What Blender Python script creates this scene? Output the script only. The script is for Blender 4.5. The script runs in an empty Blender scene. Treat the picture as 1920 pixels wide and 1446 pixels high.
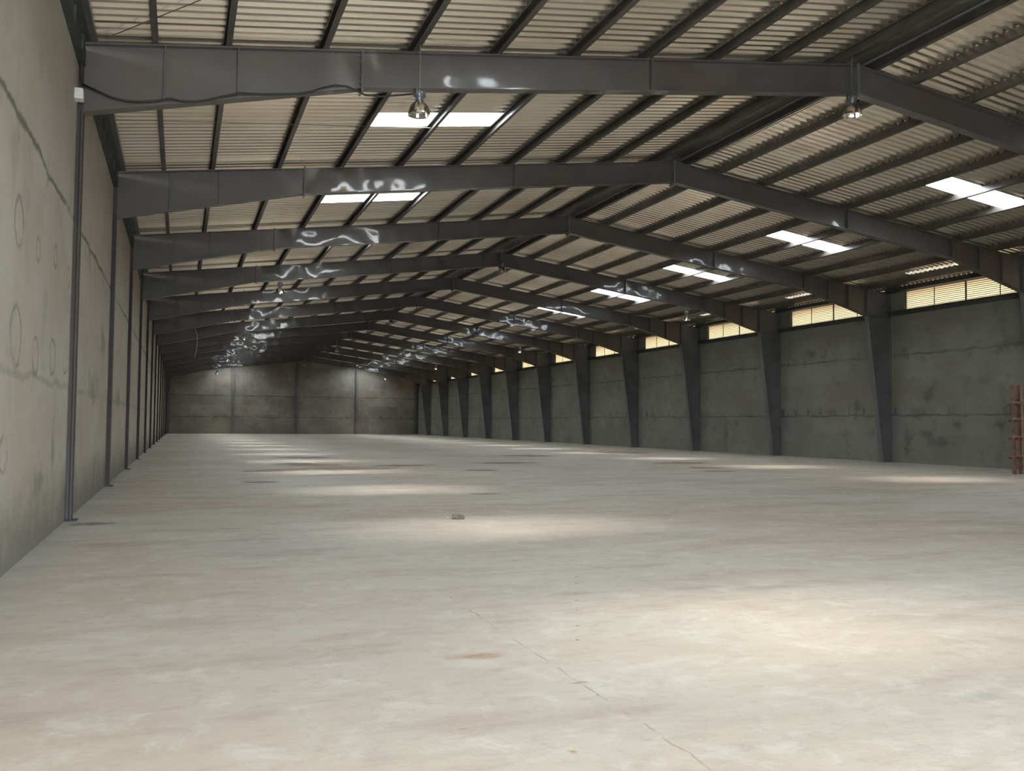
import bpy, bmesh, math, random
from mathutils import Vector, Matrix

# ------------------------------------------------------------------ camera, world, sun, exposure
SC = bpy.context.scene
COL = SC.collection
random.seed(7)

F_PX, YAW, PITCH, ROLL = 1645.2, 0.36049, 0.04314, 0.00851
fw = Vector((math.sin(YAW) * math.cos(PITCH), math.cos(YAW) * math.cos(PITCH), math.sin(PITCH)))
rt = Vector((math.cos(YAW), -math.sin(YAW), 0.0))
up = rt.cross(fw)
c, s = math.cos(ROLL), math.sin(ROLL)
rt2 = rt * c + up * s
up2 = up * c - rt * s
cam_data = bpy.data.cameras.new('camera')
cam = bpy.data.objects.new('camera', cam_data)
COL.objects.link(cam)
M = Matrix((rt2, up2, -fw)).transposed().to_4x4()
M.translation = Vector((0, 0, 1.6))
cam.matrix_world = M
cam_data.sensor_fit = 'HORIZONTAL'
cam_data.sensor_width = 36.0
cam_data.lens = 36.0 * F_PX / 1920.0
cam_data.clip_start = 0.1
cam_data.clip_end = 500
SC.camera = cam

SC.view_settings.view_transform = 'Standard'
SC.view_settings.look = 'None'
SC.view_settings.gamma = 1.0
SC.view_settings.use_curve_mapping = False
SC.view_settings.exposure = -0.38
SC.cycles.use_denoising = True
SC.cycles.max_bounces = 8
SC.cycles.diffuse_bounces = 6
SC.cycles.glossy_bounces = 3
SC.cycles.transmission_bounces = 4
SC.cycles.transparent_max_bounces = 12
SC.cycles.sample_clamp_indirect = 8.0
SC.cycles.caustics_reflective = False
SC.cycles.caustics_refractive = False

SKY = 16.0          # radiance of the bright hazy sky
world = bpy.data.worlds.new('hazy_sky')
SC.world = world
world.use_nodes = True
wn = world.node_tree
wn.nodes.clear()
w_out = wn.nodes.new('ShaderNodeOutputWorld')
w_bg = wn.nodes.new('ShaderNodeBackground')
w_tc = wn.nodes.new('ShaderNodeTexCoord')
w_sep = wn.nodes.new('ShaderNodeSeparateXYZ')
w_ramp = wn.nodes.new('ShaderNodeValToRGB')
wn.links.new(w_tc.outputs['Generated'], w_sep.inputs[0])
wn.links.new(w_sep.outputs['Z'], w_ramp.inputs[0])
w_ramp.color_ramp.elements[0].position = 0.0
w_ramp.color_ramp.elements[0].color = (0.10, 0.08, 0.055, 1)
w_ramp.color_ramp.elements[1].position = 0.02
w_ramp.color_ramp.elements[1].color = (0.93, 0.97, 1.0, 1)
wn.links.new(w_ramp.outputs[0], w_bg.inputs[0])
w_bg.inputs[1].default_value = SKY
wn.links.new(w_bg.outputs[0], w_out.inputs[0])

def light(name, kind, loc, energy, color=(1, 1, 1), **kw):
    d = bpy.data.lights.new(name, kind)
    d.energy = energy
    d.color = color
    for k, v in kw.items():
        setattr(d, k, v)
    o = bpy.data.objects.new(name, d)
    o.location = loc
    COL.objects.link(o)
    return o

# nearly overhead sun, softened by haze
sun = light('sun', 'SUN', (20, 40, 60), 11.0, (1.0, 0.93, 0.80), angle=math.radians(19))
sun_dir = Vector((-0.9, 0.7, -8.6)).normalized()
sun.rotation_euler = sun_dir.to_track_quat('-Z', 'Y').to_euler()

# ------------------------------------------------------------------ layout (metres)
BAY, Y1 = 7.8353, 15.5267          # portal frames stand BAY apart, the first at Y1
NF = 13
YB = 116.1                          # back wall
YF = -4.2                           # front wall behind the camera
XL, XR, XC = -1.67, 30.1, 14.05     # wall faces, ridge
SL = 0.1314                         # roof slope
def FY(n): return Y1 + (n - 1) * BAY
def web_top(x): return 9.70 - SL * abs(x - XC)
def roof_z(x): return web_top(x) + 0.02 + 0.21   # underside of sheet valleys
PURL_L = [-1.40, -0.48, 0.67, 2.30, 3.92, 5.54, 7.16, 8.78, 10.38, 11.95, 13.52]
PURL_R = [14.60, 15.75, 17.42, 19.10, 20.76, 22.42, 24.10, 25.75, 27.40, 29.00]
SKY_L = (4.0, 7.30)
SKY_R = (20.92, 24.20)
PITCH_R = BAY / 32.0                # rib spacing of the roof sheet
RIB_A, RIB_B = 16, 20               # the ribs a skylight spans, counted from its frame

# daylight entering: the open doorway behind the camera and the translucent roof panels
DOOR = (-1.4, 6.2, 5.6)             # x0, x1, height
dl = light('doorway_daylight', 'AREA', ((DOOR[0] + DOOR[1]) / 2, YF - 0.4, DOOR[2] / 2), 2050.0, (0.86, 0.955, 1.0),
           shape='RECTANGLE', size=DOOR[1] - DOOR[0], size_y=DOOR[2])
dl.rotation_euler = (math.radians(90), 0, 0)
SKYLIGHT_W = 150.0
for bay in range(-1, NF + 1):
    yc = FY(bay) + PITCH_R * ((RIB_A + RIB_B) / 2 + (4 if bay == -1 else 0))
    if yc > YB - 1 or yc < YF + 1: continue
    for side, (x0, x1) in ((-1, SKY_L), (1, SKY_R)):
        xm = (x0 + x1) / 2
        o = light('skylight_daylight', 'AREA', (xm, yc, roof_z(xm) + 0.09), SKYLIGHT_W, (0.98, 0.98, 0.95),
                  shape='RECTANGLE', size=(x1 - x0), size_y=PITCH_R * (RIB_B - RIB_A))
        o.rotation_euler = (0, math.atan(SL) * side, 0)

# ------------------------------------------------------------------ material helpers
class NT:
    def __init__(self, name):
        self.m = bpy.data.materials.new(name)
        self.m.use_nodes = True
        self.t = self.m.node_tree
        self.t.nodes.clear()
        self.out = self.t.nodes.new('ShaderNodeOutputMaterial')
        self.b = self.t.nodes.new('ShaderNodeBsdfPrincipled')
        self.t.links.new(self.b.outputs[0], self.out.inputs[0])
        g = self.t.nodes.new('ShaderNodeNewGeometry')
        self.P = g.outputs['Position']
    def lk(self, a, b): self.t.links.new(a, b)
    def put(self, sock, v):
        if isinstance(v, bpy.types.NodeSocket): self.lk(v, sock)
        else: sock.default_value = v
    def math(self, op, a, b=0.0, c=None, clamp=False):
        n = self.t.nodes.new('ShaderNodeMath'); n.operation = op; n.use_clamp = clamp
        self.put(n.inputs[0], a); self.put(n.inputs[1], b)
        if c is not None: self.put(n.inputs[2], c)
        return n.outputs[0]
    def vmath(self, op, a, b=(0, 0, 0)):
        n = self.t.nodes.new('ShaderNodeVectorMath'); n.operation = op
        self.put(n.inputs[0], a); self.put(n.inputs[1], b)
        return n.outputs['Value'] if op in ('LENGTH', 'DISTANCE', 'DOT_PRODUCT') else n.outputs[0]
    def scaled(self, v, sc): return self.vmath('MULTIPLY', v, sc)
    def noise(self, vec, scale, detail=4.0, rough=0.55, dist=0.0):
        n = self.t.nodes.new('ShaderNodeTexNoise')
        self.put(n.inputs['Vector'], vec)
        n.inputs['Scale'].default_value = scale
        n.inputs['Detail'].default_value = detail
        n.inputs['Roughness'].default_value = rough
        n.inputs['Distortion'].default_value = dist
        return n.outputs['Fac']
    def ramp(self, fac, a, b, lo=0.0, hi=1.0):
        n = self.t.nodes.new('ShaderNodeMapRange'); n.interpolation_type = 'SMOOTHSTEP'
        self.put(n.inputs['Value'], fac)
        n.inputs['From Min'].default_value = a; n.inputs['From Max'].default_value = b
        n.inputs['To Min'].default_value = lo; n.inputs['To Max'].default_value = hi
        return n.outputs[0]
    def mix(self, fac, a, b, mode='MIX'):
        n = self.t.nodes.new('ShaderNodeMix'); n.data_type = 'RGBA'; n.blend_type = mode
        self.put(n.inputs[0], fac)
        for i, v in ((6, a), (7, b)):
            if isinstance(v, tuple) and len(v) == 3: v = v + (1,)
            self.put(n.inputs[i], v)
        return n.outputs[2]
    def sep(self, v):
        n = self.t.nodes.new('ShaderNodeSeparateXYZ'); self.put(n.inputs[0], v); return n.outputs
    def comb(self, x, y, z):
        n = self.t.nodes.new('ShaderNodeCombineXYZ')
        for i, v in enumerate((x, y, z)): self.put(n.inputs[i], v)
        return n.outputs[0]
    def bump(self, h, dist, strength=1.0):
        n = self.t.nodes.new('ShaderNodeBump')
        self.put(n.inputs['Height'], h)
        n.inputs['Distance'].default_value = dist
        n.inputs['Strength'].default_value = strength
        self.lk(n.outputs[0], self.b.inputs['Normal'])
    def set(self, color=None, rough=None, metal=None, spec=None, coat=None):
        if color is not None:
            if isinstance(color, tuple) and len(color) == 3: color = color + (1,)
            self.put(self.b.inputs['Base Color'], color)
        if rough is not None: self.put(self.b.inputs['Roughness'], rough)
        if metal is not None: self.put(self.b.inputs['Metallic'], metal)
        if spec is not None: self.put(self.b.inputs['Specular IOR Level'], spec)
        if coat is not None:
            self.b.inputs['Coat Weight'].default_value = coat[0]
            self.b.inputs['Coat Roughness'].default_value = coat[1]
    # soft edged blotch at (a,b) in the plane vector q, broken up by noise
    def blotch(self, q, wob, ca, cb, ra, rb, soft=0.6, ang=0.0):
        d = self.vmath('SUBTRACT', q, (ca, cb, 0))
        if ang:
            n = self.t.nodes.new('ShaderNodeVectorRotate'); n.rotation_type = 'Z_AXIS'
            self.lk(d, n.inputs['Vector']); n.inputs['Angle'].default_value = -ang
            d = n.outputs[0]
        d = self.vmath('LENGTH', self.scaled(d, (1 / ra, 1 / rb, 0)))
        d = self.math('ADD', d, wob)
        return self.ramp(d, 1.0, 1.0 - soft)
    def ring(self, q, wob, ca, cb, r, w=0.05):
        d = self.vmath('LENGTH', self.vmath('SUBTRACT', q, (ca, cb, 0)))
        d = self.math('ABSOLUTE', self.math('SUBTRACT', self.math('ADD', d, wob), r))
        return self.ramp(d, w, 0.0)
    def line(self, q, wob, a, b, w):
        ax, ay = a; bx, by = b
        L = math.hypot(bx - ax, by - ay); ang = math.atan2(by - ay, bx - ax)
        d = self.vmath('SUBTRACT', q, (ax, ay, 0))
        n = self.t.nodes.new('ShaderNodeVectorRotate'); n.rotation_type = 'Z_AXIS'
        self.lk(d, n.inputs['Vector']); n.inputs['Angle'].default_value = -ang
        x, y, z = self.sep(n.outputs[0])
        dy = self.math('ABSOLUTE', self.math('ADD', y, wob))
        dx = self.math('SUBTRACT', self.math('ABSOLUTE', self.math('SUBTRACT', x, L / 2)), L / 2)
        return self.math('MULTIPLY', self.ramp(dy, w, w * 0.2), self.ramp(dx, 0.1, -0.2))
    def maxi(self, lst):
        r = lst[0]
        for v in lst[1:]: r = self.math('MAXIMUM', r, v)
        return r

def simple(name, color, rough=0.6, metal=0.0, var=0.12, scale=6.0, bump=0.0, spec=0.5):
    n = NT(name)
    f = n.noise(n.P, scale, 4)
    a = tuple(max(0, c * (1 - var)) for c in color); b = tuple(min(1, c * (1 + var)) for c in color)
    n.set(n.mix(n.ramp(f, 0.3, 0.7), a, b), rough, metal, spec)
    if bump: n.bump(f, bump)
    return n.m

def mat_floor():
    n = NT('dusty_concrete_floor')
    x, y, z = n.sep(n.P)
    q = n.comb(x, y, 0.0)
    big = n.noise(q, 0.12, 5, 0.6)
    mid = n.noise(n.scaled(q, (0.5, 1.4, 1)), 0.9, 6, 0.65)
    fine = n.noise(n.scaled(q, (1, 1.6, 1)), 5.0, 6, 0.75)
    col = n.mix(n.ramp(big, 0.35, 0.65), (0.485, 0.415, 0.335), (0.555, 0.515, 0.45))
    col = n.mix(n.ramp(mid, 0.50, 0.68, 0, 0.55), col, (0.36, 0.30, 0.24))
    col = n.mix(n.ramp(mid, 0.46, 0.28, 0, 0.45), col, (0.62, 0.59, 0.53))
    col = n.mix(n.ramp(fine, 0.50, 0.68, 0, 0.38), col, (0.33, 0.285, 0.24))
    med = n.noise(n.scaled(q, (1, 1.3, 1)), 2.6, 5, 0.7)
    col = n.mix(n.ramp(med, 0.52, 0.70, 0, 0.35), col, (0.38, 0.33, 0.28))
    # pale swirl marks of the trowel
    sw = n.noise(n.scaled(q, (1.0, 1.0, 1)), 2.6, 6, 0.7, 0.5)
    col = n.mix(n.ramp(sw, 0.50, 0.68, 0, 0.42), col, (0.66, 0.635, 0.58))
    wob = n.math('MULTIPLY', n.math('SUBTRACT', n.noise(n.scaled(q, (1, 1, 1)), 1.6, 5, 0.65), 0.5), 1.6)
    wob2 = n.math('MULTIPLY', n.math('SUBTRACT', n.noise(q, 5.0, 4, 0.7), 0.5), 1.8)
    # damp and earthy patches
    brown = [(5.2, 30.4, 2.6, 1.8), (3.6, 29.9, 1.9, 1.0), (4.6, 33.0, 1.8, 1.6)]
    dark = [(5.03, 40.0, 1.5, 0.9), (2.6, 29.3, 0.9, 0.35), (7.8, 32.05, 1.3, 0.45), (12.4, 33.4, 1.5, 0.55), (9.6, 28.3, 0.7, 0.35),
            (19.72, 32.1, 1.6, 0.5), (18.65, 28.3, 1.1, 0.3), (17.4, 26.0, 0.9, 0.25), (6.56, 18.9, 0.45, 0.16), (23.2, 44.5, 2.2, 1.2),
            (4.0, 34.0, 0.9, 0.7), (16.2, 40.5, 1.6, 0.9), (2.0, 24.0, 0.6, 0.3)]
    mb = n.maxi([n.blotch(q, wob, *a, 0.7) for a in brown])
    md = n.maxi([n.blotch(q, wob, a[0], a[1], a[2] * 1.1, a[3] * 1.5, 0.5) for a in dark])
    col = n.mix(n.math('MULTIPLY', mb, 0.85), col, (0.27, 0.175, 0.12))
    col = n.mix(n.math('MULTIPLY', md, 0.85), col, (0.14, 0.105, 0.08))
    tan = [(2.99, 14.8, 1.3, 0.5), (2.2, 17.0, 1.0, 0.8), (15.5, 17.5, 4.0, 1.6), (19.5, 19.0, 4.0, 1.2)]
    mt = n.maxi([n.blotch(q, wob, *a, 0.9) for a in tan])
    col = n.mix(n.math('MULTIPLY', mt, 0.42), col, (0.36, 0.27, 0.20))
    bl = [(6.8, 11.3, 1.3, 0.5), (9.3, 12.6, 1.2, 0.7), (1.0, 11.5, 1.2, 1.2), (8.0, 14.5, 1.5, 0.5)]
    ml = n.maxi([n.blotch(q, wob, *a, 0.9) for a in bl])
    col = n.mix(n.math('MULTIPLY', ml, 0.30), col, (0.36, 0.385, 0.375))
    small = [(1.93, 5.8, 0.24, 0.12), (1.83, 3.97, 0.03, 0.03), (1.42, 4.45, 0.05, 0.018), (2.35, 5.0, 0.08, 0.03)]
    ms = n.maxi([n.blotch(q, wob2, *a, 0.9) for a in small])
    col = n.mix(n.math('MULTIPLY', ms, 0.8), col, (0.36, 0.21, 0.10))
    grey = [(4.5, 3.95, 0.24, 0.13), (5.5, 7.3, 0.5, 0.16), (4.75, 7.5, 0.5, 0.14), (6.44, 11.4, 0.5, 0.14), (3.5, 7.6, 0.35, 0.12), (2.6, 6.7, 0.3, 0.1)]
    mg = n.maxi([n.blotch(q, wob2, *a, 0.9) for a in grey])
    col = n.mix(n.math('MULTIPLY', mg, 0.42), col, (0.26, 0.24, 0.21))
    # dark blotch at the first column foot, dirt washed along the left wall
    col = n.mix(n.math('MULTIPLY', n.blotch(q, wob2, -1.25, 15.0, 0.45, 0.3, 0.7), 0.85), col, (0.10, 0.075, 0.05))
    edge = n.math('ADD', x, n.math('MULTIPLY', wob, 0.35))
    col = n.mix(n.ramp(edge, -1.0, -1.75, 0, 0.55), col, (0.42, 0.43, 0.41))
    # cracks and the dotted line of a joint
    wl = n.math('MULTIPLY', n.math('SUBTRACT', n.noise(q, 3.0, 4, 0.6), 0.5), 0.10)
    brk = n.ramp(n.noise(q, 2.6, 3), 0.44, 0.58)
    lines = [((2.35, 3.2), (2.35, 8.2), 0.012), ((4.05, 9.6), (4.5, 8.8), 0.02), ((5.9, 7.05), (5.7, 6.4), 0.012), ((5.9, 12.0), (7.2, 10.2), 0.03)]
    mc = n.maxi([n.line(q, wl, a, b, w) for a, b, w in lines])
    col = n.mix(n.math('MULTIPLY', n.math('MULTIPLY', mc, brk), 0.65), col, (0.26, 0.20, 0.16))
    dots = [n.blotch(q, 0.0, 4.15 - t * 1.36, 8.95 - t * 2.97, 0.02, 0.02, 0.5) for t in (0.05, 0.17, 0.3, 0.45, 0.55, 0.68, 0.86, 1.0)]
    col = n.mix(n.math('MULTIPLY', n.maxi(dots), 0.8), col, (0.16, 0.12, 0.09))
    n.set(col, n.ramp(mid, 0.3, 0.7, 0.5, 0.75), 0.0, 0.35)
    h = n.math('ADD', n.math('MULTIPLY', fine, 0.25), mid)
    n.bump(h, 0.012)
    return n.m

def mat_wall(name, axis, base, light_c, dark_c, warm_c, stains, rings=(), joints=(2.1, 4.8), joint_str=0.55, lows=0.5, panel=0.0, panel_mix=0.3, low_joint=1.0):
    """rendered concrete cast in lifts; axis 0: plane runs along y, axis 1: along x"""
    n = NT(name)
    x, y, z = n.sep(n.P)
    h = y if axis == 0 else x
    q = n.comb(h, z, 0.0)
    big = n.noise(q, 0.35, 5, 0.6)
    mid = n.noise(n.scaled(q, (1.0, 0.75, 1)), 1.4, 6, 0.65)
    fine = n.noise(q, 9.0, 5, 0.7)
    col = n.mix(n.ramp(big, 0.35, 0.65), base, light_c)
    col = n.mix(n.ramp(mid, 0.5, 0.72, 0, 0.6), col, dark_c)
    col = n.mix(n.ramp(n.noise(n.scaled(q, (0.6, 1.0, 1)), 0.5, 4), 0.45, 0.7, 0, 0.7), col, warm_c)
    col = n.mix(n.ramp(fine, 0.5, 0.8, 0, 0.25), col, dark_c)
    wob = n.math('MULTIPLY', n.math('SUBTRACT', n.noise(q, 1.3, 5, 0.65), 0.5), 0.32)
    wobm = n.math('MULTIPLY', n.math('SUBTRACT', n.noise(q, 2.3, 5, 0.7), 0.5), 3.2)
    gate = n.noise(n.scaled(q, (0.45, 1, 1)), 1.1, 3)
    for jz in joints:
        js = joint_str * (low_joint if jz < 3 else 1.0)
        d = n.math('ABSOLUTE', n.math('ADD', n.math('SUBTRACT', z, jz), wob))
        m = n.math('MULTIPLY', n.ramp(d, 0.075, 0.01), n.ramp(gate, 0.30, 0.55, 0.25, 1.0))
        col = n.mix(n.math('MULTIPLY', m, js), col, tuple(c * 0.33 for c in dark_c))
        # smears above and below the joint
        m2 = n.math('MULTIPLY', n.ramp(n.math('ABSOLUTE', n.math('ADD', d, 0.0)), 0.5, 0.0), n.ramp(mid, 0.52, 0.66))
        col = n.mix(n.math('MULTIPLY', m2, js * 0.5), col, tuple(c * 0.7 for c in dark_c))
    if panel:      # shutter panels each with a slightly different grey, and tie holes above the joint
        pv = n.t.nodes.new('ShaderNodeTexBrick')
        n.lk(q, pv.inputs['Vector'])
        pv.offset = 0.0
        for k, v in (('Scale', 1.0), ('Mortar Size', 0.012), ('Mortar Smooth', 0.4), ('Brick Width', panel), ('Row Height', 1.22), ('Bias', 0.0)):
            pv.inputs[k].default_value = v
        pv.inputs['Color1'].default_value = (0.80, 0.80, 0.80, 1); pv.inputs['Color2'].default_value = (1.12, 1.10, 1.06, 1); pv.inputs['Mortar'].default_value = (0.68, 0.68, 0.68, 1)
        col = n.mix(panel_mix, col, n.mix(1.0, col, pv.outputs['Color'], 'MULTIPLY'))
        gx = n.math('ABSOLUTE', n.math('SUBTRACT', n.math('FRACT', n.math('DIVIDE', h, 0.98)), 0.5))
        hole = n.math('MULTIPLY', n.ramp(gx, 0.10, 0.03), n.ramp(n.math('ABSOLUTE', n.math('SUBTRACT', z, 2.3)), 0.2, 0.1))
        hole = n.math('MULTIPLY', hole, n.ramp(n.noise(q, 0.22, 2), 0.42, 0.58))
        col = n.mix(n.math('MULTIPLY', hole, 0.55), col, tuple(c * 0.35 for c in dark_c))
    if rings:
        wr = n.math('MULTIPLY', n.math('SUBTRACT', n.noise(q, 3.0, 4), 0.5), 0.22)
        mr = n.math('MULTIPLY', n.maxi([n.ring(q, wr, *r) for r in rings]), n.ramp(n.noise(q, 2.1, 3), 0.32, 0.6, 0.25, 1.0))
        col = n.mix(n.math('MULTIPLY', mr, 0.62), col, tuple(c * 0.45 for c in dark_c))
    if stains:
        ms = n.maxi([n.blotch(q, wobm, *a, 0.95) for a in stains])
        col = n.mix(n.math('MULTIPLY', ms, 0.5), col, tuple(c * 0.5 for c in dark_c))
    if lows:       # damp skirting
        m = n.ramp(n.math('ADD', z, n.math('MULTIPLY', wob, 4.0)), 1.15, 0.0)
        col = n.mix(n.math('MULTIPLY', m, lows), col, tuple(c * 0.62 for c in dark_c))
    n.set(col, 0.85, 0.0, 0.3)
    n.bump(n.math('ADD', mid, n.math('MULTIPLY', fine, 0.3)), 0.02)
    return n.m

def mat_steel(name, color, rust, rust_amt, gloss=True):
    n = NT(name)
    f = n.noise(n.P, 0.8, 5, 0.6)
    g = n.noise(n.P, 7.0, 4, 0.6)
    col = n.mix(n.ramp(f, 0.35, 0.7), color, tuple(c * 0.82 for c in color))
    col = n.mix(n.math('MULTIPLY', n.ramp(n.math('ADD', f, n.math('MULTIPLY', g, 0.3)), 0.55, 0.85), rust_amt), col, rust)
    n.set(col, 0.45 if gloss else 0.6, 0.0, 0.5)
    if gloss:
        n.set(coat=(0.75, 0.095))
        # thin web plates are buckled by welding: their gloss paint breaks reflections up
        w = n.noise(n.scaled(n.P, (1, 1, 1.0)), 1.7, 0.0, 0.5, 0.0)
        # the haunch plates near the walls are thicker and stay flat
        xx = n.sep(n.P)[0]
        flat = n.math('MULTIPLY', n.ramp(xx, 1.8, 3.3), n.ramp(xx, 26.2, 24.8))
        w = n.math('MULTIPLY', w, flat)
        n.bump(w, 0.066)
        n.lk(n.math('ADD', n.math('MULTIPLY', flat, -0.28), 0.375), n.b.inputs['Coat Roughness'])
        n.lk(n.math('ADD', n.math('MULTIPLY', flat, 0.5), 0.25), n.b.inputs['Coat Weight'])
        n.lk(n.b.inputs['Normal'].links[0].from_socket, n.b.inputs['Coat Normal'])
    return n.m

def mat_sheet():
    n = NT('bare_metal_roof_sheet')
    x, y, z = n.sep(n.P)
    patch = n.noise(n.scaled(n.P, (0.25, 0.9, 0.2)), 1.0, 3)
    st = n.noise(n.scaled(n.P, (0.6, 6.0, 0.6)), 1.5, 4)
    col = n.mix(n.ramp(patch, 0.35, 0.65), (0.90, 0.80, 0.65), (0.97, 0.89, 0.76))
    col = n.mix(n.ramp(st, 0.5, 0.8, 0, 0.35), col, (0.62, 0.52, 0.42))
    n.set(col, 0.23, 0.87, 0.5)
    return n.m

def mat_dirty_strip():
    n = NT('dirty_translucent_strip')
    n.t.nodes.remove(n.b)
    f = n.noise(n.scaled(n.P, (1, 1, 1)), 3.0, 3)
    df = n.t.nodes.new('ShaderNodeBsdfTranslucent'); n.put(df.inputs[0], n.mix(n.ramp(f, 0.35, 0.65), (0.055, 0.046, 0.034), (0.085, 0.075, 0.06)))
    n.lk(df.outputs[0], n.out.inputs[0])
    return n.m

def mat_skylight():
    n = NT('translucent_roof_sheet')
    n.t.nodes.remove(n.b)
    tr = n.t.nodes.new('ShaderNodeBsdfTransparent'); tr.inputs[0].default_value = (0.93, 0.97, 1.0, 1)
    df = n.t.nodes.new('ShaderNodeBsdfTranslucent'); df.inputs[0].default_value = (0.9, 0.95, 1.0, 1)
    mx = n.t.nodes.new('ShaderNodeMixShader'); mx.inputs[0].default_value = 0.25
    n.lk(tr.outputs[0], mx.inputs[1]); n.lk(df.outputs[0], mx.inputs[2]); n.lk(mx.outputs[0], n.out.inputs[0])
    return n.m

M_FLOOR = mat_floor()
RINGS_L = [(10.6, 3.72, 0.26, 0.06), (10.62, 2.5, 0.32, 0.06), (10.13, 1.23, 0.2, 0.05), (12.0, 3.68, 0.15, 0.05), (12.0, 2.35, 0.22, 0.05),
           (13.5, 3.85, 0.16, 0.05), (13.5, 2.46, 0.25, 0.05), (15.0, 3.8, 0.16, 0.05), (9.2, 3.85, 0.2, 0.05), (14.9, 2.5, 0.2, 0.05)]
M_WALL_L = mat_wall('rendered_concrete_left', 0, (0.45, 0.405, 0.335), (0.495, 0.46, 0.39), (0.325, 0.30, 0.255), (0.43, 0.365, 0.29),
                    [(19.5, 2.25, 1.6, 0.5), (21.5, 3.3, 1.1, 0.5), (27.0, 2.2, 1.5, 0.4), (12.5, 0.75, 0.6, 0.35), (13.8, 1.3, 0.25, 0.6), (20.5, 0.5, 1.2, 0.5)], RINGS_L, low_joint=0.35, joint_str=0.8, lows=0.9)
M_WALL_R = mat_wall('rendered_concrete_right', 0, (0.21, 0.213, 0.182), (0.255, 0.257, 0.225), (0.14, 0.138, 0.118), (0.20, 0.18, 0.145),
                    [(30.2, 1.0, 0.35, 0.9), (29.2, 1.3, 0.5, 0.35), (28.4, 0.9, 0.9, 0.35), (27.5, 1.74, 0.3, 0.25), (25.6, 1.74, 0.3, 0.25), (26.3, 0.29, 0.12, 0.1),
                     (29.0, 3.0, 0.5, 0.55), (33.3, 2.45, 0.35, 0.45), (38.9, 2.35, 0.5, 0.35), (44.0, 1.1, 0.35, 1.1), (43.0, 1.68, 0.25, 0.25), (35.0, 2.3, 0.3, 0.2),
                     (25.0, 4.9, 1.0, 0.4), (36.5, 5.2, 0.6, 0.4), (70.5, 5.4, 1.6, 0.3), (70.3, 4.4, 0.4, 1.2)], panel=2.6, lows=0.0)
M_WALL_B = mat_wall('board_marked_concrete_back', 1, (0.26, 0.235, 0.20), (0.33, 0.315, 0.28), (0.17, 0.15, 0.125), (0.26, 0.20, 0.16),
                    [], panel=3.9, lows=0.2, joint_str=0.7, panel_mix=0.8)
M_WALL_F = mat_wall('rendered_concrete_front', 1, (0.36, 0.345, 0.30), (0.42, 0.40, 0.36), (0.27, 0.26, 0.23), (0.36, 0.32, 0.27), [])
M_STEEL = mat_steel('dark_grey_gloss_paint', (0.108, 0.099, 0.096), (0.15, 0.10, 0.075), 0.35)
M_STEELR = mat_steel('dark_slate_paint', (0.155, 0.155, 0.158), (0.09, 0.075, 0.07), 0.3, gloss=False)
M_RUSTY = mat_steel('rust_brown_primer', (0.060, 0.042, 0.034), (0.075, 0.08, 0.088), 0.6, gloss=False)
M_PURL = simple('grey_purlin_paint', (0.105, 0.095, 0.082), 0.38, 0.3, 0.2, 2.0)
M_SHEET = mat_sheet()
M_SKYL = mat_skylight()
M_STRIP = mat_dirty_strip()
def mat_slat():
    n = NT('cream_translucent_louvre')
    n.set((0.72, 0.62, 0.46), 0.6)
    tl = n.t.nodes.new('ShaderNodeBsdfTranslucent'); tl.inputs[0].default_value = (0.95, 0.86, 0.68, 1)
    mx = n.t.nodes.new('ShaderNodeMixShader'); mx.inputs[0].default_value = 0.5
    n.lk(n.b.outputs[0], mx.inputs[1]); n.lk(tl.outputs[0], mx.inputs[2]); n.lk(mx.outputs[0], n.out.inputs[0])
    return n.m
M_SLAT = mat_slat()
M_SLATEDGE = simple('shaded_slat_edge', (0.09, 0.06, 0.035), 0.7)  # dark colour stands in for the shade on the slats' inner lips
M_BLACK = simple('black_rubber', (0.012, 0.012, 0.012), 0.5)
M_WIRE = simple('dull_steel_wire', (0.20, 0.18, 0.16), 0.5, 0.5)
M_PALEWIRE = simple('pale_grey_cord', (0.45, 0.44, 0.40), 0.7)
M_WHITE = simple('white_plastic', (0.78, 0.78, 0.76), 0.5)
M_ALU = simple('polished_aluminium', (0.80, 0.78, 0.72), 0.16, 1.0, 0.05)
M_LAMPBODY = simple('cast_lamp_housing', (0.16, 0.17, 0.18), 0.35, 0.6)
M_GLASS = simple('dull_lamp_glass', (0.75, 0.74, 0.70), 0.2, 0.0, 0.03)
M_WOOD = simple('reddish_brown_timber', (0.20, 0.105, 0.07), 0.75, 0.0, 0.35, 5.0, 0.01)
M_WOODP = simple('pale_brown_timber', (0.33, 0.21, 0.15), 0.75, 0.0, 0.25, 5.0, 0.01)
M_BRICK = simple('dusty_brown_brick', (0.20, 0.155, 0.12), 0.9, 0.0, 0.3, 18.0, 0.01)
M_GREEN = simple('dark_green_eaves_steel', (0.045, 0.055, 0.048), 0.6, 0.0, 0.3)

# ------------------------------------------------------------------ mesh helpers
def prism_y(bm, pts, y0, y1):
    """polygon in the x-z plane extruded along y"""
    a = [bm.verts.new((p[0], y0, p[1])) for p in pts]
    b = [bm.verts.new((p[0], y1, p[1])) for p in pts]
    n = len(pts)
    bm.faces.new(a); bm.faces.new(b[::-1])
    for i in range(n):
        bm.faces.new((a[i], b[i], b[(i + 1) % n], a[(i + 1) % n]))
def box(bm, x0, x1, y0, y1, z0, z1):
    prism_y(bm, [(x0, z0), (x1, z0), (x1, z1), (x0, z1)], y0, y1)
def bar(bm, p, q, t, y0, y1, side=1):
    """plate of thickness t along p-q in the x-z plane"""
    dx, dz = q[0] - p[0], q[1] - p[1]
    L = math.hypot(dx, dz); nx, nz = -dz / L * t * side, dx / L * t * side
    prism_y(bm, [p, q, (q[0] + nx, q[1] + nz), (p[0] + nx, p[1] + nz)], y0, y1)
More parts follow.
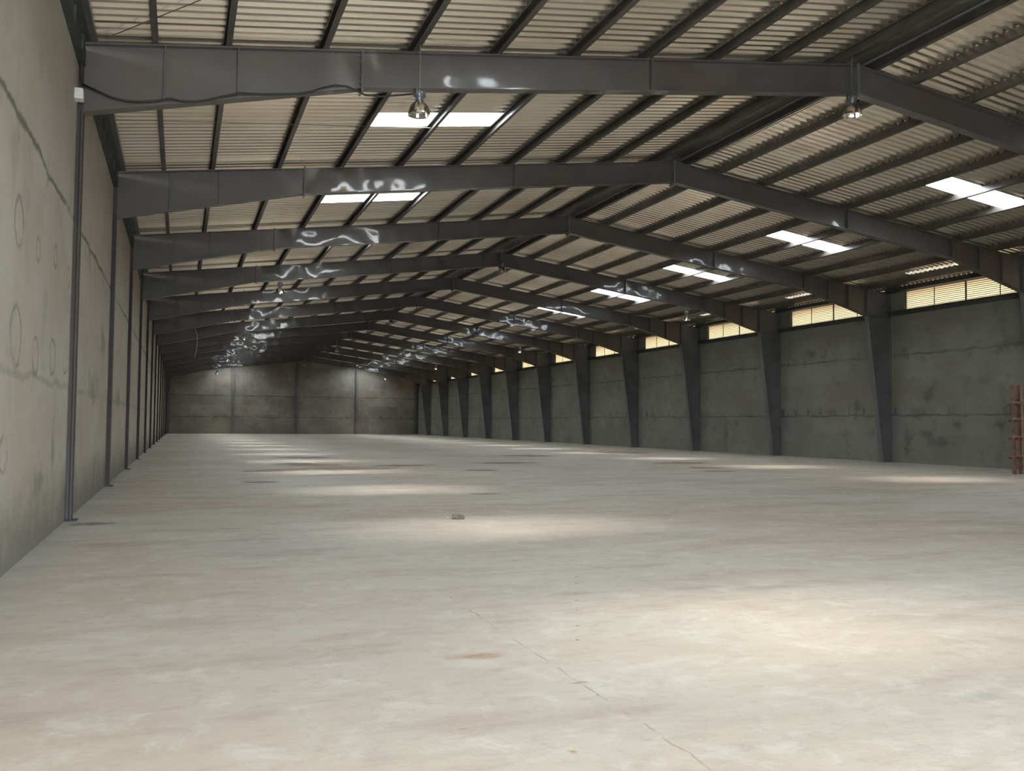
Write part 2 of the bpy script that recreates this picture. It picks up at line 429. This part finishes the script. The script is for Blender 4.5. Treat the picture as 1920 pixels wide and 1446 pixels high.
def beam(bm, p, q, w, h):
    """square bar between two points in space"""
    p, q = Vector(p), Vector(q); d = (q - p).normalized()
    a = d.cross(Vector((0, 0, 1)))
    if a.length < 1e-3: a = Vector((1, 0, 0))
    a.normalize(); b = a.cross(d)
    vs = []
    for e in (p, q):
        for sa, sb in ((-1, -1), (1, -1), (1, 1), (-1, 1)):
            vs.append(bm.verts.new(e + a * sa * w / 2 + b * sb * h / 2))
    for f in ((3, 2, 1, 0), (4, 5, 6, 7), (0, 1, 5, 4), (1, 2, 6, 5), (2, 3, 7, 6), (3, 0, 4, 7)):
        bm.faces.new([vs[i] for i in f])
def tube(bm, pts, r, seg=8):
    pts = [Vector(p) for p in pts]
    rings = []
    for i, p in enumerate(pts):
        d = (pts[min(i + 1, len(pts) - 1)] - pts[max(i - 1, 0)]).normalized()
        a = d.cross(Vector((0, 1, 0.1))).normalized(); b = d.cross(a)
        rings.append([bm.verts.new(p + (a * math.cos(k * 2 * math.pi / seg) + b * math.sin(k * 2 * math.pi / seg)) * r) for k in range(seg)])
    for r0, r1 in zip(rings, rings[1:]):
        for k in range(seg):
            bm.faces.new((r0[k], r0[(k + 1) % seg], r1[(k + 1) % seg], r1[k]))
    bm.faces.new(rings[0][::-1]); bm.faces.new(rings[-1])
def lathe(bm, prof, seg=24, cx=0, cy=0):
    rings = []
    for r, z in prof:
        rings.append([bm.verts.new((cx + r * math.cos(k * 2 * math.pi / seg), cy + r * math.sin(k * 2 * math.pi / seg), z)) for k in range(seg)])
    for r0, r1 in zip(rings, rings[1:]):
        for k in range(seg):
            bm.faces.new((r0[k], r0[(k + 1) % seg], r1[(k + 1) % seg], r1[k]))
def mesh(name, bm, mat, parent=None, smooth=False):
    me = bpy.data.meshes.new(name)
    bmesh.ops.recalc_face_normals(bm, faces=bm.faces[:])
    bm.to_mesh(me); bm.free()
    if smooth:
        for p in me.polygons: p.use_smooth = True
    me.materials.append(mat)
    o = bpy.data.objects.new(name, me)
    COL.objects.link(o)
    if parent is not None: o.parent = parent
    return o
def tag(o, label, cat, group=None):
    o['label'] = label; o['category'] = cat
    if group: o['group'] = group
    return o
def thing(name, loc, label, cat, group=None):
    o = bpy.data.objects.new(name, None); COL.objects.link(o)
    o.empty_display_size = 0.3
    o.location = loc
    return tag(o, label, cat, group)
def structure(o): o['kind'] = 'structure'; return o
def copy_tree(root, loc, label):
    r = root.copy(); COL.objects.link(r); r.location = loc; r['label'] = label
    def rec(src, dst):
        for ch in list(src.children):
            c_ = ch.copy(); COL.objects.link(c_); c_.parent = dst
            rec(ch, c_)
    rec(root, r)
    return r
ORD = ['zeroth', 'first', 'second', 'third', 'fourth', 'fifth', 'sixth', 'seventh', 'eighth', 'ninth', 'tenth', 'eleventh', 'twelfth', 'thirteenth', 'fourteenth']

# ------------------------------------------------------------------ shell
bm = bmesh.new(); box(bm, -2.4, 30.6, YF - 3, YB + 0.4, -0.3, 0.0); structure(mesh('floor', bm, M_FLOOR))
bm = bmesh.new(); box(bm, XL - 0.25, XL, YF, YB, -0.1, 7.56); structure(mesh('wall_left', bm, M_WALL_L))
SILL, HEAD, TOPW = 6.80, 7.68, 7.90
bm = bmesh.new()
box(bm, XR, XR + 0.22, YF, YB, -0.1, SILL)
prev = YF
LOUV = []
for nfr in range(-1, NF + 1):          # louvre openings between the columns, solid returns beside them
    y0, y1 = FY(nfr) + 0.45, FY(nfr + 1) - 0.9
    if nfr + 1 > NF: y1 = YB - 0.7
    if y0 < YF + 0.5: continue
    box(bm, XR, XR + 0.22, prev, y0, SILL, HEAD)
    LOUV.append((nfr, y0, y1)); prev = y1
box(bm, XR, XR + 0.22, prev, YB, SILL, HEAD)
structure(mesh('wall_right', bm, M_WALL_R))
bm = bmesh.new()
prism_y(bm, [(-2.3, -0.1), (30.4, -0.1), (30.4, roof_z(30.4)), (XC, roof_z(XC) - 0.02), (-2.3, roof_z(-2.3))], YB, YB + 0.25)
structure(mesh('wall_back', bm, M_WALL_B))
bm = bmesh.new()
zt = roof_z(-2.3)
prism_y(bm, [(-2.3, -0.1), (DOOR[0], -0.1), (DOOR[0], roof_z(DOOR[0])), (-2.3, zt)], YF - 0.25, YF)
prism_y(bm, [(DOOR[0], DOOR[2]), (DOOR[1], DOOR[2]), (DOOR[1], roof_z(DOOR[1])), (DOOR[0], roof_z(DOOR[0]))], YF - 0.25, YF)
prism_y(bm, [(DOOR[1], -0.1), (30.4, -0.1), (30.4, roof_z(30.4)), (XC, roof_z(XC)), (DOOR[1], roof_z(DOOR[1]))], YF - 0.25, YF)
structure(mesh('wall_front', bm, M_WALL_F))

# roof: trapezoidal ribs running from eaves to ridge, left out where the translucent panels lie
H = 0.058
PROFILE = [(0.0, 0.0), (0.36, 0.0), (0.50, 1.0), (0.80, 1.0), (1.0, 0.0)]
def rib_strip(bm, x0, x1, ya, n0, n1):
    xs = (x0, x1)
    prevv = None
    for r in range(n0, n1):
        for k, (t, hgt) in enumerate(PROFILE if r == n0 else PROFILE[1:]):
            y = ya + (r + t) * PITCH_R
            cur = [bm.verts.new((x, y, roof_z(x) + hgt * H)) for x in xs]
            if prevv: bm.faces.new((prevv[0], prevv[1], cur[1], cur[0]))
            prevv = cur
bm = bmesh.new()
XEL, XER = -2.5, 30.75
def ribs_total(ya, yb): return int(math.ceil((yb - ya) / PITCH_R))
base_y = FY(-2)
n_all0 = int((YF - 0.3 - base_y) / PITCH_R); n_all1 = ribs_total(base_y, YB + 0.3)
skip = []
STRIP = (28.38, 28.66)
strips = []
for nfr in range(-1, NF + 1):
    k = (nfr + 2) * 32
    if FY(nfr) + RIB_B * PITCH_R < YB - 0.5 and FY(nfr) + RIB_A * PITCH_R > YF: skip.append((k + RIB_A + (4 if nfr == -1 else 0), k + RIB_B + (4 if nfr == -1 else 0), nfr))
    if FY(nfr) + 21 * PITCH_R < YB - 0.5 and nfr >= 1: strips.append((k + 9, k + 21, nfr))
for (xa, xb, cuts) in ((XEL, SKY_L[0], []), (SKY_L[0], SKY_L[1], skip), (SKY_L[1], XC, []), (XC, SKY_R[0], []), (SKY_R[0], SKY_R[1], skip),
                       (SKY_R[1], STRIP[0], []), (STRIP[0], STRIP[1], strips), (STRIP[1], XER, [])):
    cur = n_all0
    for a, b, _ in cuts:
        if a > cur: rib_strip(bm, xa, xb, base_y, cur, a)
        cur = b
    rib_strip(bm, xa, xb, base_y, cur, n_all1)
structure(mesh('ceiling', bm, M_SHEET))

def pos_word(nfr):
    if nfr < 1: return 'before the first rafter'
    if nfr >= NF: return 'between the last rafter and the back wall'
    return 'between the %s and %s rafters' % (ORD[nfr], ORD[nfr + 1])
for a, b, nfr in skip:
    for (xa, xb), side in ((SKY_L, 'left'), (SKY_R, 'right')):
        bm = bmesh.new(); rib_strip(bm, xa, xb, base_y, a, b)
        o = mesh('roof_skylight', bm, M_SKYL)
        where = pos_word(nfr) if nfr != 0 else 'above the camera side of the first rafter'
        if nfr == -1: where = 'behind the camera'
        tag(o, 'glowing white skylight in the %s roof slope %s' % (side, where), 'skylight', 'skylight panels of the %s roof slope' % side)
for a, b, nfr in strips:
    bm = bmesh.new(); rib_strip(bm, STRIP[0], STRIP[1], base_y, a, b)
    o = mesh('roof_skylight', bm, M_STRIP)
    tag(o, 'narrow skylight strip above the right louvres %s' % pos_word(nfr), 'skylight', 'narrow skylight strips by the right eaves')

# ridge capping and eaves
bm = bmesh.new()
bar(bm, (XC, roof_z(XC) - 0.012), (XC - 0.55, roof_z(XC - 0.55) - 0.012), 0.008, YF, YB)
bar(bm, (XC, roof_z(XC) - 0.012), (XC + 0.55, roof_z(XC + 0.55) - 0.012), 0.008, YF, YB)
structure(mesh('trim_1', bm, M_PURL))
bm = bmesh.new()
box(bm, XL - 0.02, XL + 0.10, YF, YB, 7.30, 7.58)
box(bm, XL - 0.02, XL + 0.21, YF, YB, 7.70, 7.85)
for k in range(0, 118): box(bm, XL + 0.10, XL + 0.13, YF + 1 + k * 1.0, YF + 1.05 + k * 1.0, 7.32, 7.56)
structure(mesh('trim_2', bm, M_GREEN))
bm = bmesh.new()
box(bm, XR - 0.10, XR, YF, YB, SILL - 0.20, SILL - 0.02)
box(bm, XR - 0.16, XR + 0.02, YF, YB, SILL - 0.05, SILL + 0.01)
structure(mesh('trim_3', bm, M_GREEN))
bm = bmesh.new()
box(bm, XR - 0.02, XR + 0.08, YF, YB, HEAD, roof_z(XR) - 0.03)
structure(mesh('trim_4', bm, M_GREEN))
bm = bmesh.new()                       # eaves channel between the columns, above the louvres
for nfr in range(0, NF + 1):
    ya_, yb_ = FY(nfr) + 0.16, (FY(nfr + 1) - 0.16 if nfr < NF else YB - 0.4)
    if nfr == 0: ya_ = YF + 0.1
    box(bm, 29.72, 29.75, ya_, yb_, 7.62, 7.80)
    box(bm, 29.75, XR - 0.03, ya_, yb_, 7.62, 7.64)
structure(mesh('trim_5', bm, M_GREEN))

# louvred windows in the right wall
for i, (nfr, y0, y1) in enumerate(LOUV):
    w = bpy.data.objects.new('window_%d' % (i + 1), None); COL.objects.link(w)
    w.location = (XR + 0.1, y0, SILL); w['kind'] = 'structure'
    L = y1 - y0
    bm = bmesh.new()
    lipbm = bmesh.new()
    zz = 0.02
    while zz < HEAD - SILL - 0.005:
        prism_y(bm, [(-0.036, zz + 0.068), (-0.031, zz + 0.072), (0.036, zz + 0.004), (0.031, zz)], 0.0, L)
        prism_y(lipbm, [(-0.040, zz + 0.052), (-0.040, zz + 0.078), (-0.0365, zz + 0.078), (-0.0365, zz + 0.052)], 0.0, L)
        zz += 0.082
    mesh('louvre_slats', bm, M_SLAT, w)
    mesh('slat_edges', lipbm, M_SLATEDGE, w)
    nm = 4
    for k in range(1, nm):
        bm = bmesh.new(); t = 0.035 if k == 2 else 0.014
        box(bm, -0.06, -0.035, L * k / nm - t, L * k / nm + t, 0, HEAD - SILL)
        mesh('mullion', bm, M_GREEN, w)
    bm = bmesh.new()
    box(bm, -0.06, 0.05, 0, 0.04, 0, HEAD - SILL); box(bm, -0.06, 0.05, L - 0.04, L, 0, HEAD - SILL)
    mesh('window_frame', bm, M_GREEN, w)

# ------------------------------------------------------------------ portal frames
TW, TF, BF = 0.014, 0.022, 0.24       # web, flange thickness, flange width
def rafter_mesh(top, bot, side):
    bm = bmesh.new()
    prism_y(bm, top + bot[::-1], -TW / 2, TW / 2)
    for p, q in zip(top, top[1:]): bar(bm, p, q, TF, -BF / 2, BF / 2, side)
    for p, q in zip(bot, bot[1:]): bar(bm, p, q, TF, -BF / 2, BF / 2, -side)
    return bm
def interp(pts, x):
    for p, q in zip(pts, pts[1:]):
        if min(p[0], q[0]) <= x <= max(p[0], q[0]):
            t = (x - p[0]) / (q[0] - p[0]); return p[1] + t * (q[1] - p[1])
topL = [(-1.58, web_top(-1.58)), (XC, 9.70)]
botL = [(-1.58, 6.56), (2.90, 7.60), (XC, 9.09)]
topR = [(XC, 9.70), (28.78, web_top(28.78))]
botR = [(XC, 9.09), (25.30, 7.58), (28.78, 6.58)]
def portal(y, label):
    t = thing('portal_frame', (0, y, 0), label, 'steel frame', 'steel portal frames of the hall')
    L = mesh('rafter', rafter_mesh(topL, botL, 1), M_STEEL, t)
    Rr = mesh('rafter', rafter_mesh(topR, botR, 1), M_STEEL, t)
    for par, xs, tp, bt in ((L, (-0.38, 0.78), topL, botL), (Rr, (20.72, 26.6, 27.7), topR, botR)):
        for x in xs:
            bm = bmesh.new(); box(bm, x - 0.010, x + 0.010, -BF * 0.49, BF * 0.42, interp(bt, x), interp(tp, x))
            mesh('stiffener', bm, M_STEEL, par)
    for par, x, tp, bt in ((L, 2.90, topL, botL), (Rr, 25.30, topR, botR), (L, 8.8, topL, botL)):
        bm = bmesh.new()
        e = 0.09 if x != 8.8 else 0.0
        box(bm, x - 0.02, x + 0.02, -BF / 2 - 0.01, BF / 2 + 0.01, interp(bt, x) - e, interp(tp, x) + e * 0.6)
        if e:
            for zz in (0.08, 0.2, 0.45, 0.57):
                for sy in (-0.07, 0.07): box(bm, x - 0.045, x + 0.045, sy - 0.014, sy + 0.014, interp(bt, x) + zz - 0.014, interp(bt, x) + zz + 0.014)
        mesh('splice_plate' if e else 'stiffener', bm, M_STEEL, par)
    bm = bmesh.new()
    box(bm, XC - 0.03, XC + 0.03, -BF / 2 - 0.02, BF / 2 + 0.02, 8.98, 9.74)
    for zz in (9.04, 9.2, 9.4, 9.58):
        for sy in (-0.08, 0.08): box(bm, XC - 0.06, XC + 0.06, sy - 0.016, sy + 0.016, zz - 0.016, zz + 0.016)
    mesh('ridge_plate', bm, M_STEELR, t)
    # straight column sunk in the left wall
    bm = bmesh.new()
    box(bm, -2.02, -1.58, -TW / 2, TW / 2, 0.02, web_top(-1.58))
    box(bm, -1.60, -1.575, -BF / 2, BF / 2, 0.02, 6.56)
    box(bm, -2.05, -2.02, -BF / 2, BF / 2, 0.02, web_top(-2.05))
    cl = mesh('column', bm, M_RUSTY, t)
    bm = bmesh.new(); box(bm, -1.66, -1.50, -0.17, 0.17, 0.0, 0.02); mesh('base_plate', bm, M_RUSTY, cl)
    # tapered column on the right
    bm = bmesh.new()
    inn = [(29.62, 0.025), (28.80, 6.58)]
    knee = (28.80, web_top(28.80))
    prism_y(bm, [inn[0], (30.05, 0.025), (30.05, web_top(30.05)), knee, inn[1]], -TW / 2, TW / 2)
    bar(bm, inn[0], inn[1], 0.022, -BF / 2, BF / 2, 1)
    bar(bm, knee, (30.05, web_top(30.05)), TF, -BF / 2, BF / 2, 1)
    box(bm, 30.05, 30.08, -BF / 2, BF / 2, 0.02, web_top(30.05))
    cr = mesh('column', bm, M_STEELR, t)
    bm = bmesh.new(); box(bm, 28.76, 28.82, -BF / 2 - 0.01, BF / 2 + 0.01, 6.50, knee[1] + 0.03); mesh('splice_plate', bm, M_STEELR, cr)
    bm = bmesh.new(); box(bm, 28.82, 30.05, -BF / 2, BF / 2, 6.58, 6.60); mesh('stiffener', bm, M_STEELR, cr)
    bm = bmesh.new(); box(bm, 29.5, 30.09, -0.17, 0.17, 0.0, 0.025); mesh('base_plate', bm, M_STEELR, cr)
    return t
FR1 = portal(FY(1), 'nearest dark steel portal frame with a black cable draped along it')
for nfr in range(2, NF + 1):
    if nfr == 2: lab = 'second dark steel portal frame from the camera, behind the nearest one'
    elif nfr == 3: lab = 'third dark steel portal frame, whose foot is the nearest visible right column'
    elif nfr == NF: lab = 'farthest dark steel portal frame, next to the back wall'
    else: lab = '%s dark steel portal frame counted from the camera' % ORD[nfr]
    copy_tree(FR1, (0, FY(nfr), 0), lab)

# gable columns against the back wall
for i, (x, lab) in enumerate(((6.08, 'slim steel column on the back wall, leftmost of the three inner ones'), (13.95, 'slim steel column at the middle of the back wall, under the ridge'),
                              (21.76, 'slim steel column on the back wall, rightmost of the three inner ones'), (29.75, 'dark steel column in the right corner of the back wall'),
                              (-1.45, 'dark steel column in the left corner of the back wall'))):
    bm = bmesh.new()
    z1 = web_top(x) - 0.02; w = 0.14
    box(bm, x - w, x + w, YB - 0.03, YB - 0.005, 0.02, z1)
    box(bm, x - w, x + w, YB - 0.30, YB - 0.275, 0.02, z1)
    box(bm, x - 0.01, x + 0.01, YB - 0.28, YB - 0.02, 0.02, z1)
    o = mesh('gable_column', bm, M_STEELR)
    bm = bmesh.new(); box(bm, x - 0.2, x + 0.2, YB - 0.34, YB, 0.0, 0.02); mesh('base_plate', bm, M_STEELR, o)
    tag(o, lab, 'column', 'steel columns of the back wall')

# ------------------------------------------------------------------ purlins
def purlin(x, side, label, group):
    h, f, t, lip = 0.20, 0.095, 0.004, 0.022
    z0 = web_top(x) + 0.024
    sl = SL if x < XC else -SL
    def P(u, v): return (x + u - v * sl, z0 + v + u * sl)
    # cee section, open down the slope
    pts = [(-f, lip), (-f, 0), (0, 0), (0, h), (-f, h), (-f, h - lip), (-f + t, h - lip), (-f + t, h - t), (-t, h - t), (-t, t), (-f + t, t), (-f + t, lip)]
    if side > 0: pts = [(-f - u, v) for u, v in pts][::-1]
    bm = bmesh.new()
    y0, y1 = YF + 0.05, YB - 0.05
    a = [bm.verts.new((P(u, v)[0], y0, P(u, v)[1])) for u, v in pts]
    b = [bm.verts.new((P(u, v)[0], y1, P(u, v)[1])) for u, v in pts]
    n = len(pts)
    for i in range(n): bm.faces.new((a[i], b[i], b[(i + 1) % n], a[(i + 1) % n]))
    o = mesh('roof_purlin', bm, M_PURL)
    tag(o, label, 'purlin', group)
    return o
for i, x in enumerate(PURL_L):
    if i == 0: lab = 'dark eaves purlin running along the top of the left wall'
    elif i == len(PURL_L) - 1: lab = 'long roof purlin just left of the ridge'
    else: lab = '%s long roof purlin counted up from the left wall eaves' % ORD[i + 1]
    purlin(x, -1, lab, 'purlins of the left roof slope')
for i, x in enumerate(PURL_R):
    if i == 0: lab = 'long roof purlin just right of the ridge'
    elif i == len(PURL_R) - 1: lab = 'lowest purlin of the right roof slope, nearest the louvres'
    else: lab = '%s long roof purlin counted down the right slope from the ridge' % ORD[i + 1]
    purlin(x, 1, lab, 'purlins of the right roof slope')

# bridging angle and hanging utility conduit under the ridge
bm = bmesh.new()
tube(bm, [(14.30, YF + 0.1, 9.79), (14.30, YB - 0.1, 9.79)], 0.03, 6)
tag(mesh('conduit', bm, M_STEELR), 'long dark conduit running beside the ridge of the roof', 'conduit')

# bracing rods under the sheets
def rod(p, q, r, lab):
    bm = bmesh.new(); tube(bm, [p, q], r, 6)
    o = mesh('brace_rod', bm, M_WIRE)
    tag(o, lab, 'brace rod', 'thin bracing rods under the roof')
rod((-1.3, FY(1) - 0.05, 7.80), (2.2, FY(1) - 3.9, 8.24), 0.009, 'thin bracing rod slanting under the roof before the nearest rafter')
rod((-1.4, 19.45, 7.74), (5.4, 19.95, 8.60), 0.007, 'thin rod crossing the left roof slope behind the nearest rafter')
rod((14.75, FY(1) + 0.2, 9.70), (14.75, FY(2) - 0.2, 9.70), 0.010, 'thin rod beside the ridge between the two nearest rafters')

# ------------------------------------------------------------------ cables and box at the first frame
ya = FY(1) - 0.14
pts = [(-1.60, 6.97), (-1.35, 6.88), (-1.16, 6.81), (-0.95, 6.785), (-0.76, 6.80), (-0.5, 6.85), (-0.3, 6.92), (-0.11, 6.90), (0.1, 6.92), (0.31, 6.98), (0.52, 7.06), (0.82, 7.17),
       (1.2, 7.20), (1.52, 7.25), (1.8, 7.30), (2.02, 7.37), (2.2, 7.46), (2.38, 7.53), (2.62, 7.55), (2.78, 7.50), (2.95, 7.44), (3.24, 7.45), (3.8, 7.58), (3.95, 7.62)]
bm = bmesh.new(); tube(bm, [(x, ya, z) for x, z in pts], 0.017, 8)
tag(mesh('cable', bm, M_BLACK, smooth=True), 'black cable sagging along the web of the nearest left rafter', 'cable')
bm = bmesh.new(); tube(bm, [(-1.60, ya - 0.05, 6.97), (-1.61, ya - 0.05, 7.3), (-1.59, ya - 0.04, 7.62), (-1.57, ya - 0.2, 7.7)], 0.02, 8)
tag(mesh('cable', bm, M_BLACK, smooth=True), 'black cable running up the left wall corner by the nearest column', 'cable')
bx = thing('junction_box', (-1.61, ya - 0.25, 6.62), 'small white junction box high on the left wall by the nearest column', 'junction box')
bm = bmesh.new(); box(bm, -0.06, 0.05, -0.09, 0.09, 0.0, 0.17); mesh('box_body', bm, M_WHITE, bx)
bm = bmesh.new(); box(bm, 0.05, 0.062, -0.08, 0.08, 0.01, 0.16); mesh('box_lid', bm, M_WHITE, bx)
bm = bmesh.new()
tube(bm, [(0.62, FY(7) - 0.3, web_top(0.62) + 0.02), (0.80, FY(7) - 0.3, 7.7), (0.90, FY(7) - 0.3, 7.3), (0.92, FY(7) - 0.3, 6.9), (0.88, FY(7) - 0.3, 6.3), (0.78, FY(7) - 0.3, 5.8)], 0.028, 6)
tag(mesh('hanging_cord', bm, M_PALEWIRE, smooth=True), 'pale cord hanging from the left roof slope at the seventh frame', 'cord')

# ------------------------------------------------------------------ high bay lamps
def lamp(loc, hang, label):
    """loc: centre of the bell's rim"""
    t = thing('high_bay_lamp', loc, label, 'lamp', 'bell shaped high bay lamps')
    bm = bmesh.new()
    prof = [(0.21, 0.0), (0.205, 0.03), (0.19, 0.09), (0.165, 0.15), (0.13, 0.20), (0.09, 0.235), (0.06, 0.25), (0.055, 0.248), (0.085, 0.232), (0.125, 0.197), (0.16, 0.147), (0.185, 0.088), (0.20, 0.03), (0.203, 0.0), (0.21, 0.0)]
    lathe(bm, prof, 28)
    # stamped facets of the reflector
    for i, v in enumerate(bm.verts):
        k = i % 28
        if k % 4 < 2 and v.co.z < 0.22: v.co.x *= 0.965; v.co.y *= 0.965
    mesh('lamp_shade', bm, M_ALU, t)
    bm = bmesh.new(); lathe(bm, [(0.001, 0.25), (0.07, 0.25), (0.075, 0.27), (0.075, 0.31), (0.10, 0.33), (0.105, 0.37), (0.105, 0.44), (0.09, 0.47), (0.04, 0.49), (0.001, 0.49)], 20)
    for k in range(8):
        a = k * math.pi / 4
        beam(bm, (0.10 * math.cos(a), 0.10 * math.sin(a), 0.34), (0.10 * math.cos(a), 0.10 * math.sin(a), 0.46), 0.02, 0.035)
    mesh('lamp_housing', bm, M_LAMPBODY, t, True)
    bm = bmesh.new(); tube(bm, [(0, 0, 0.49), (0.008, 0, 0.49 + hang)], 0.012, 6)
    tube(bm, [(0.0, 0, 0.49), (0.02, 0.02, 0.52), (0.04, 0, 0.55), (0.0, -0.01, 0.57)], 0.008, 5)
    mesh('suspension_rod', bm, M_WIRE, t)
    bm = bmesh.new(); lathe(bm, [(0.001, 0.03), (0.035, 0.04), (0.05, 0.08), (0.045, 0.14), (0.03, 0.2), (0.028, 0.25)], 12)
    mesh('bulb', bm, M_GLASS, t, True)
    return t
LW = {1: 'on the nearest rafter', 4: 'on the fourth rafter', 7: 'on the seventh rafter', 10: 'on the tenth rafter', 13: 'on the farthest rafter'}
for nfr in (1, 4, 7, 10, 13):
    y = FY(nfr) - 0.42
    lamp((3.87, y, 7.10), web_top(3.87) + 0.032 - 7.10 - 0.49, 'metal bell lamp hanging under the left roof slope %s' % LW[nfr])
    zr = 8.40 if nfr in (1, 10, 13) else 8.72
    lamp((XC - (0.45 if nfr == 1 else 0.0), y, zr), 9.7 + 0.1 - zr - 0.49, 'metal bell lamp hanging under the ridge %s' % LW[nfr])
    if nfr > 1:
        lamp((24.05, y, 6.95), web_top(24.05) + 0.032 - 6.95 - 0.49, 'metal bell lamp hanging under the right roof slope %s' % LW[nfr])

# ------------------------------------------------------------------ timber against the right wall, brick on the floor
tp = thing('timber_bundle', (27.3, 22.2, 0.0), 'tall bundle of reddish timber poles tied with crossbars at the right edge', 'timber poles')
random.seed(3)
for k in range(9):
    xk = -0.45 + k * 0.122 + random.uniform(-0.02, 0.02); yk = (0.0, 0.07)[k % 2]; top = 3.05 + random.uniform(-0.03, 0.06)
    wk = random.choice((0.075, 0.09, 0.105))
    bm = bmesh.new(); beam(bm, (xk, yk, 0.0), (xk + random.uniform(-0.02, 0.02), yk + 0.05, top), wk, 0.055)
    mesh('pole', bm, M_WOODP if k % 3 == 1 else M_WOOD, tp)
for z in (0.62, 1.28, 1.90, 2.46):
    bm = bmesh.new(); beam(bm, (-0.56, -0.07, z + 0.01), (0.68, -0.06, z), 0.05, 0.05)
    mesh('crossbar', bm, M_WOODP, tp)
    bm = bmesh.new(); beam(bm, (-0.52, 0.14, z - 0.07), (0.66, 0.14, z - 0.06), 0.05, 0.07)
    mesh('crossbar', bm, M_WOOD, tp)

bm = bmesh.new()
bmesh.ops.create_cube(bm, size=1.0)
bmesh.ops.scale(bm, vec=(0.20, 0.11, 0.075), verts=bm.verts[:])
bmesh.ops.subdivide_edges(bm, edges=bm.edges[:], cuts=4, use_grid_fill=True)
for v in bm.verts:
    e = Vector((abs(v.co.x) / 0.10, abs(v.co.y) / 0.055, abs(v.co.z) / 0.0375))
    k = sum(1 for q_ in e if q_ > 0.95)
    v.co *= 1 - 0.05 * max(0, k - 1)
    v.co += Vector((random.uniform(-1, 1), random.uniform(-1, 1), random.uniform(-0.7, 0.7))) * 0.004
    if v.co.x > 0.06 and v.co.z > 0: v.co.z -= (v.co.x - 0.06) * 0.5
bmesh.ops.rotate(bm, cent=(0, 0, 0), matrix=Matrix.Rotation(-0.5, 3, 'Z'), verts=bm.verts[:])
zmin = min(v.co.z for v in bm.verts)
for v in bm.verts: v.co.z -= zmin
o = mesh('brick', bm, M_BRICK); o.location = (4.36, 14.05, 0.0)
tag(o, 'lone broken brown brick lying on the open floor', 'brick')
# small crumbs beside the brick
bm = bmesh.new()
bmesh.ops.create_icosphere(bm, subdivisions=2, radius=0.022)
for v in bm.verts: v.co += Vector((random.uniform(-1, 1), random.uniform(-1, 1), random.uniform(-1, 1))) * 0.003; v.co.z *= 0.7
zmin = min(v.co.z for v in bm.verts)
for v in bm.verts: v.co.z -= zmin
o = mesh('stone', bm, M_PALEWIRE); o.location = (4.22, 14.2, 0)
tag(o, 'tiny pale stone on the floor just left of the brick', 'stone')
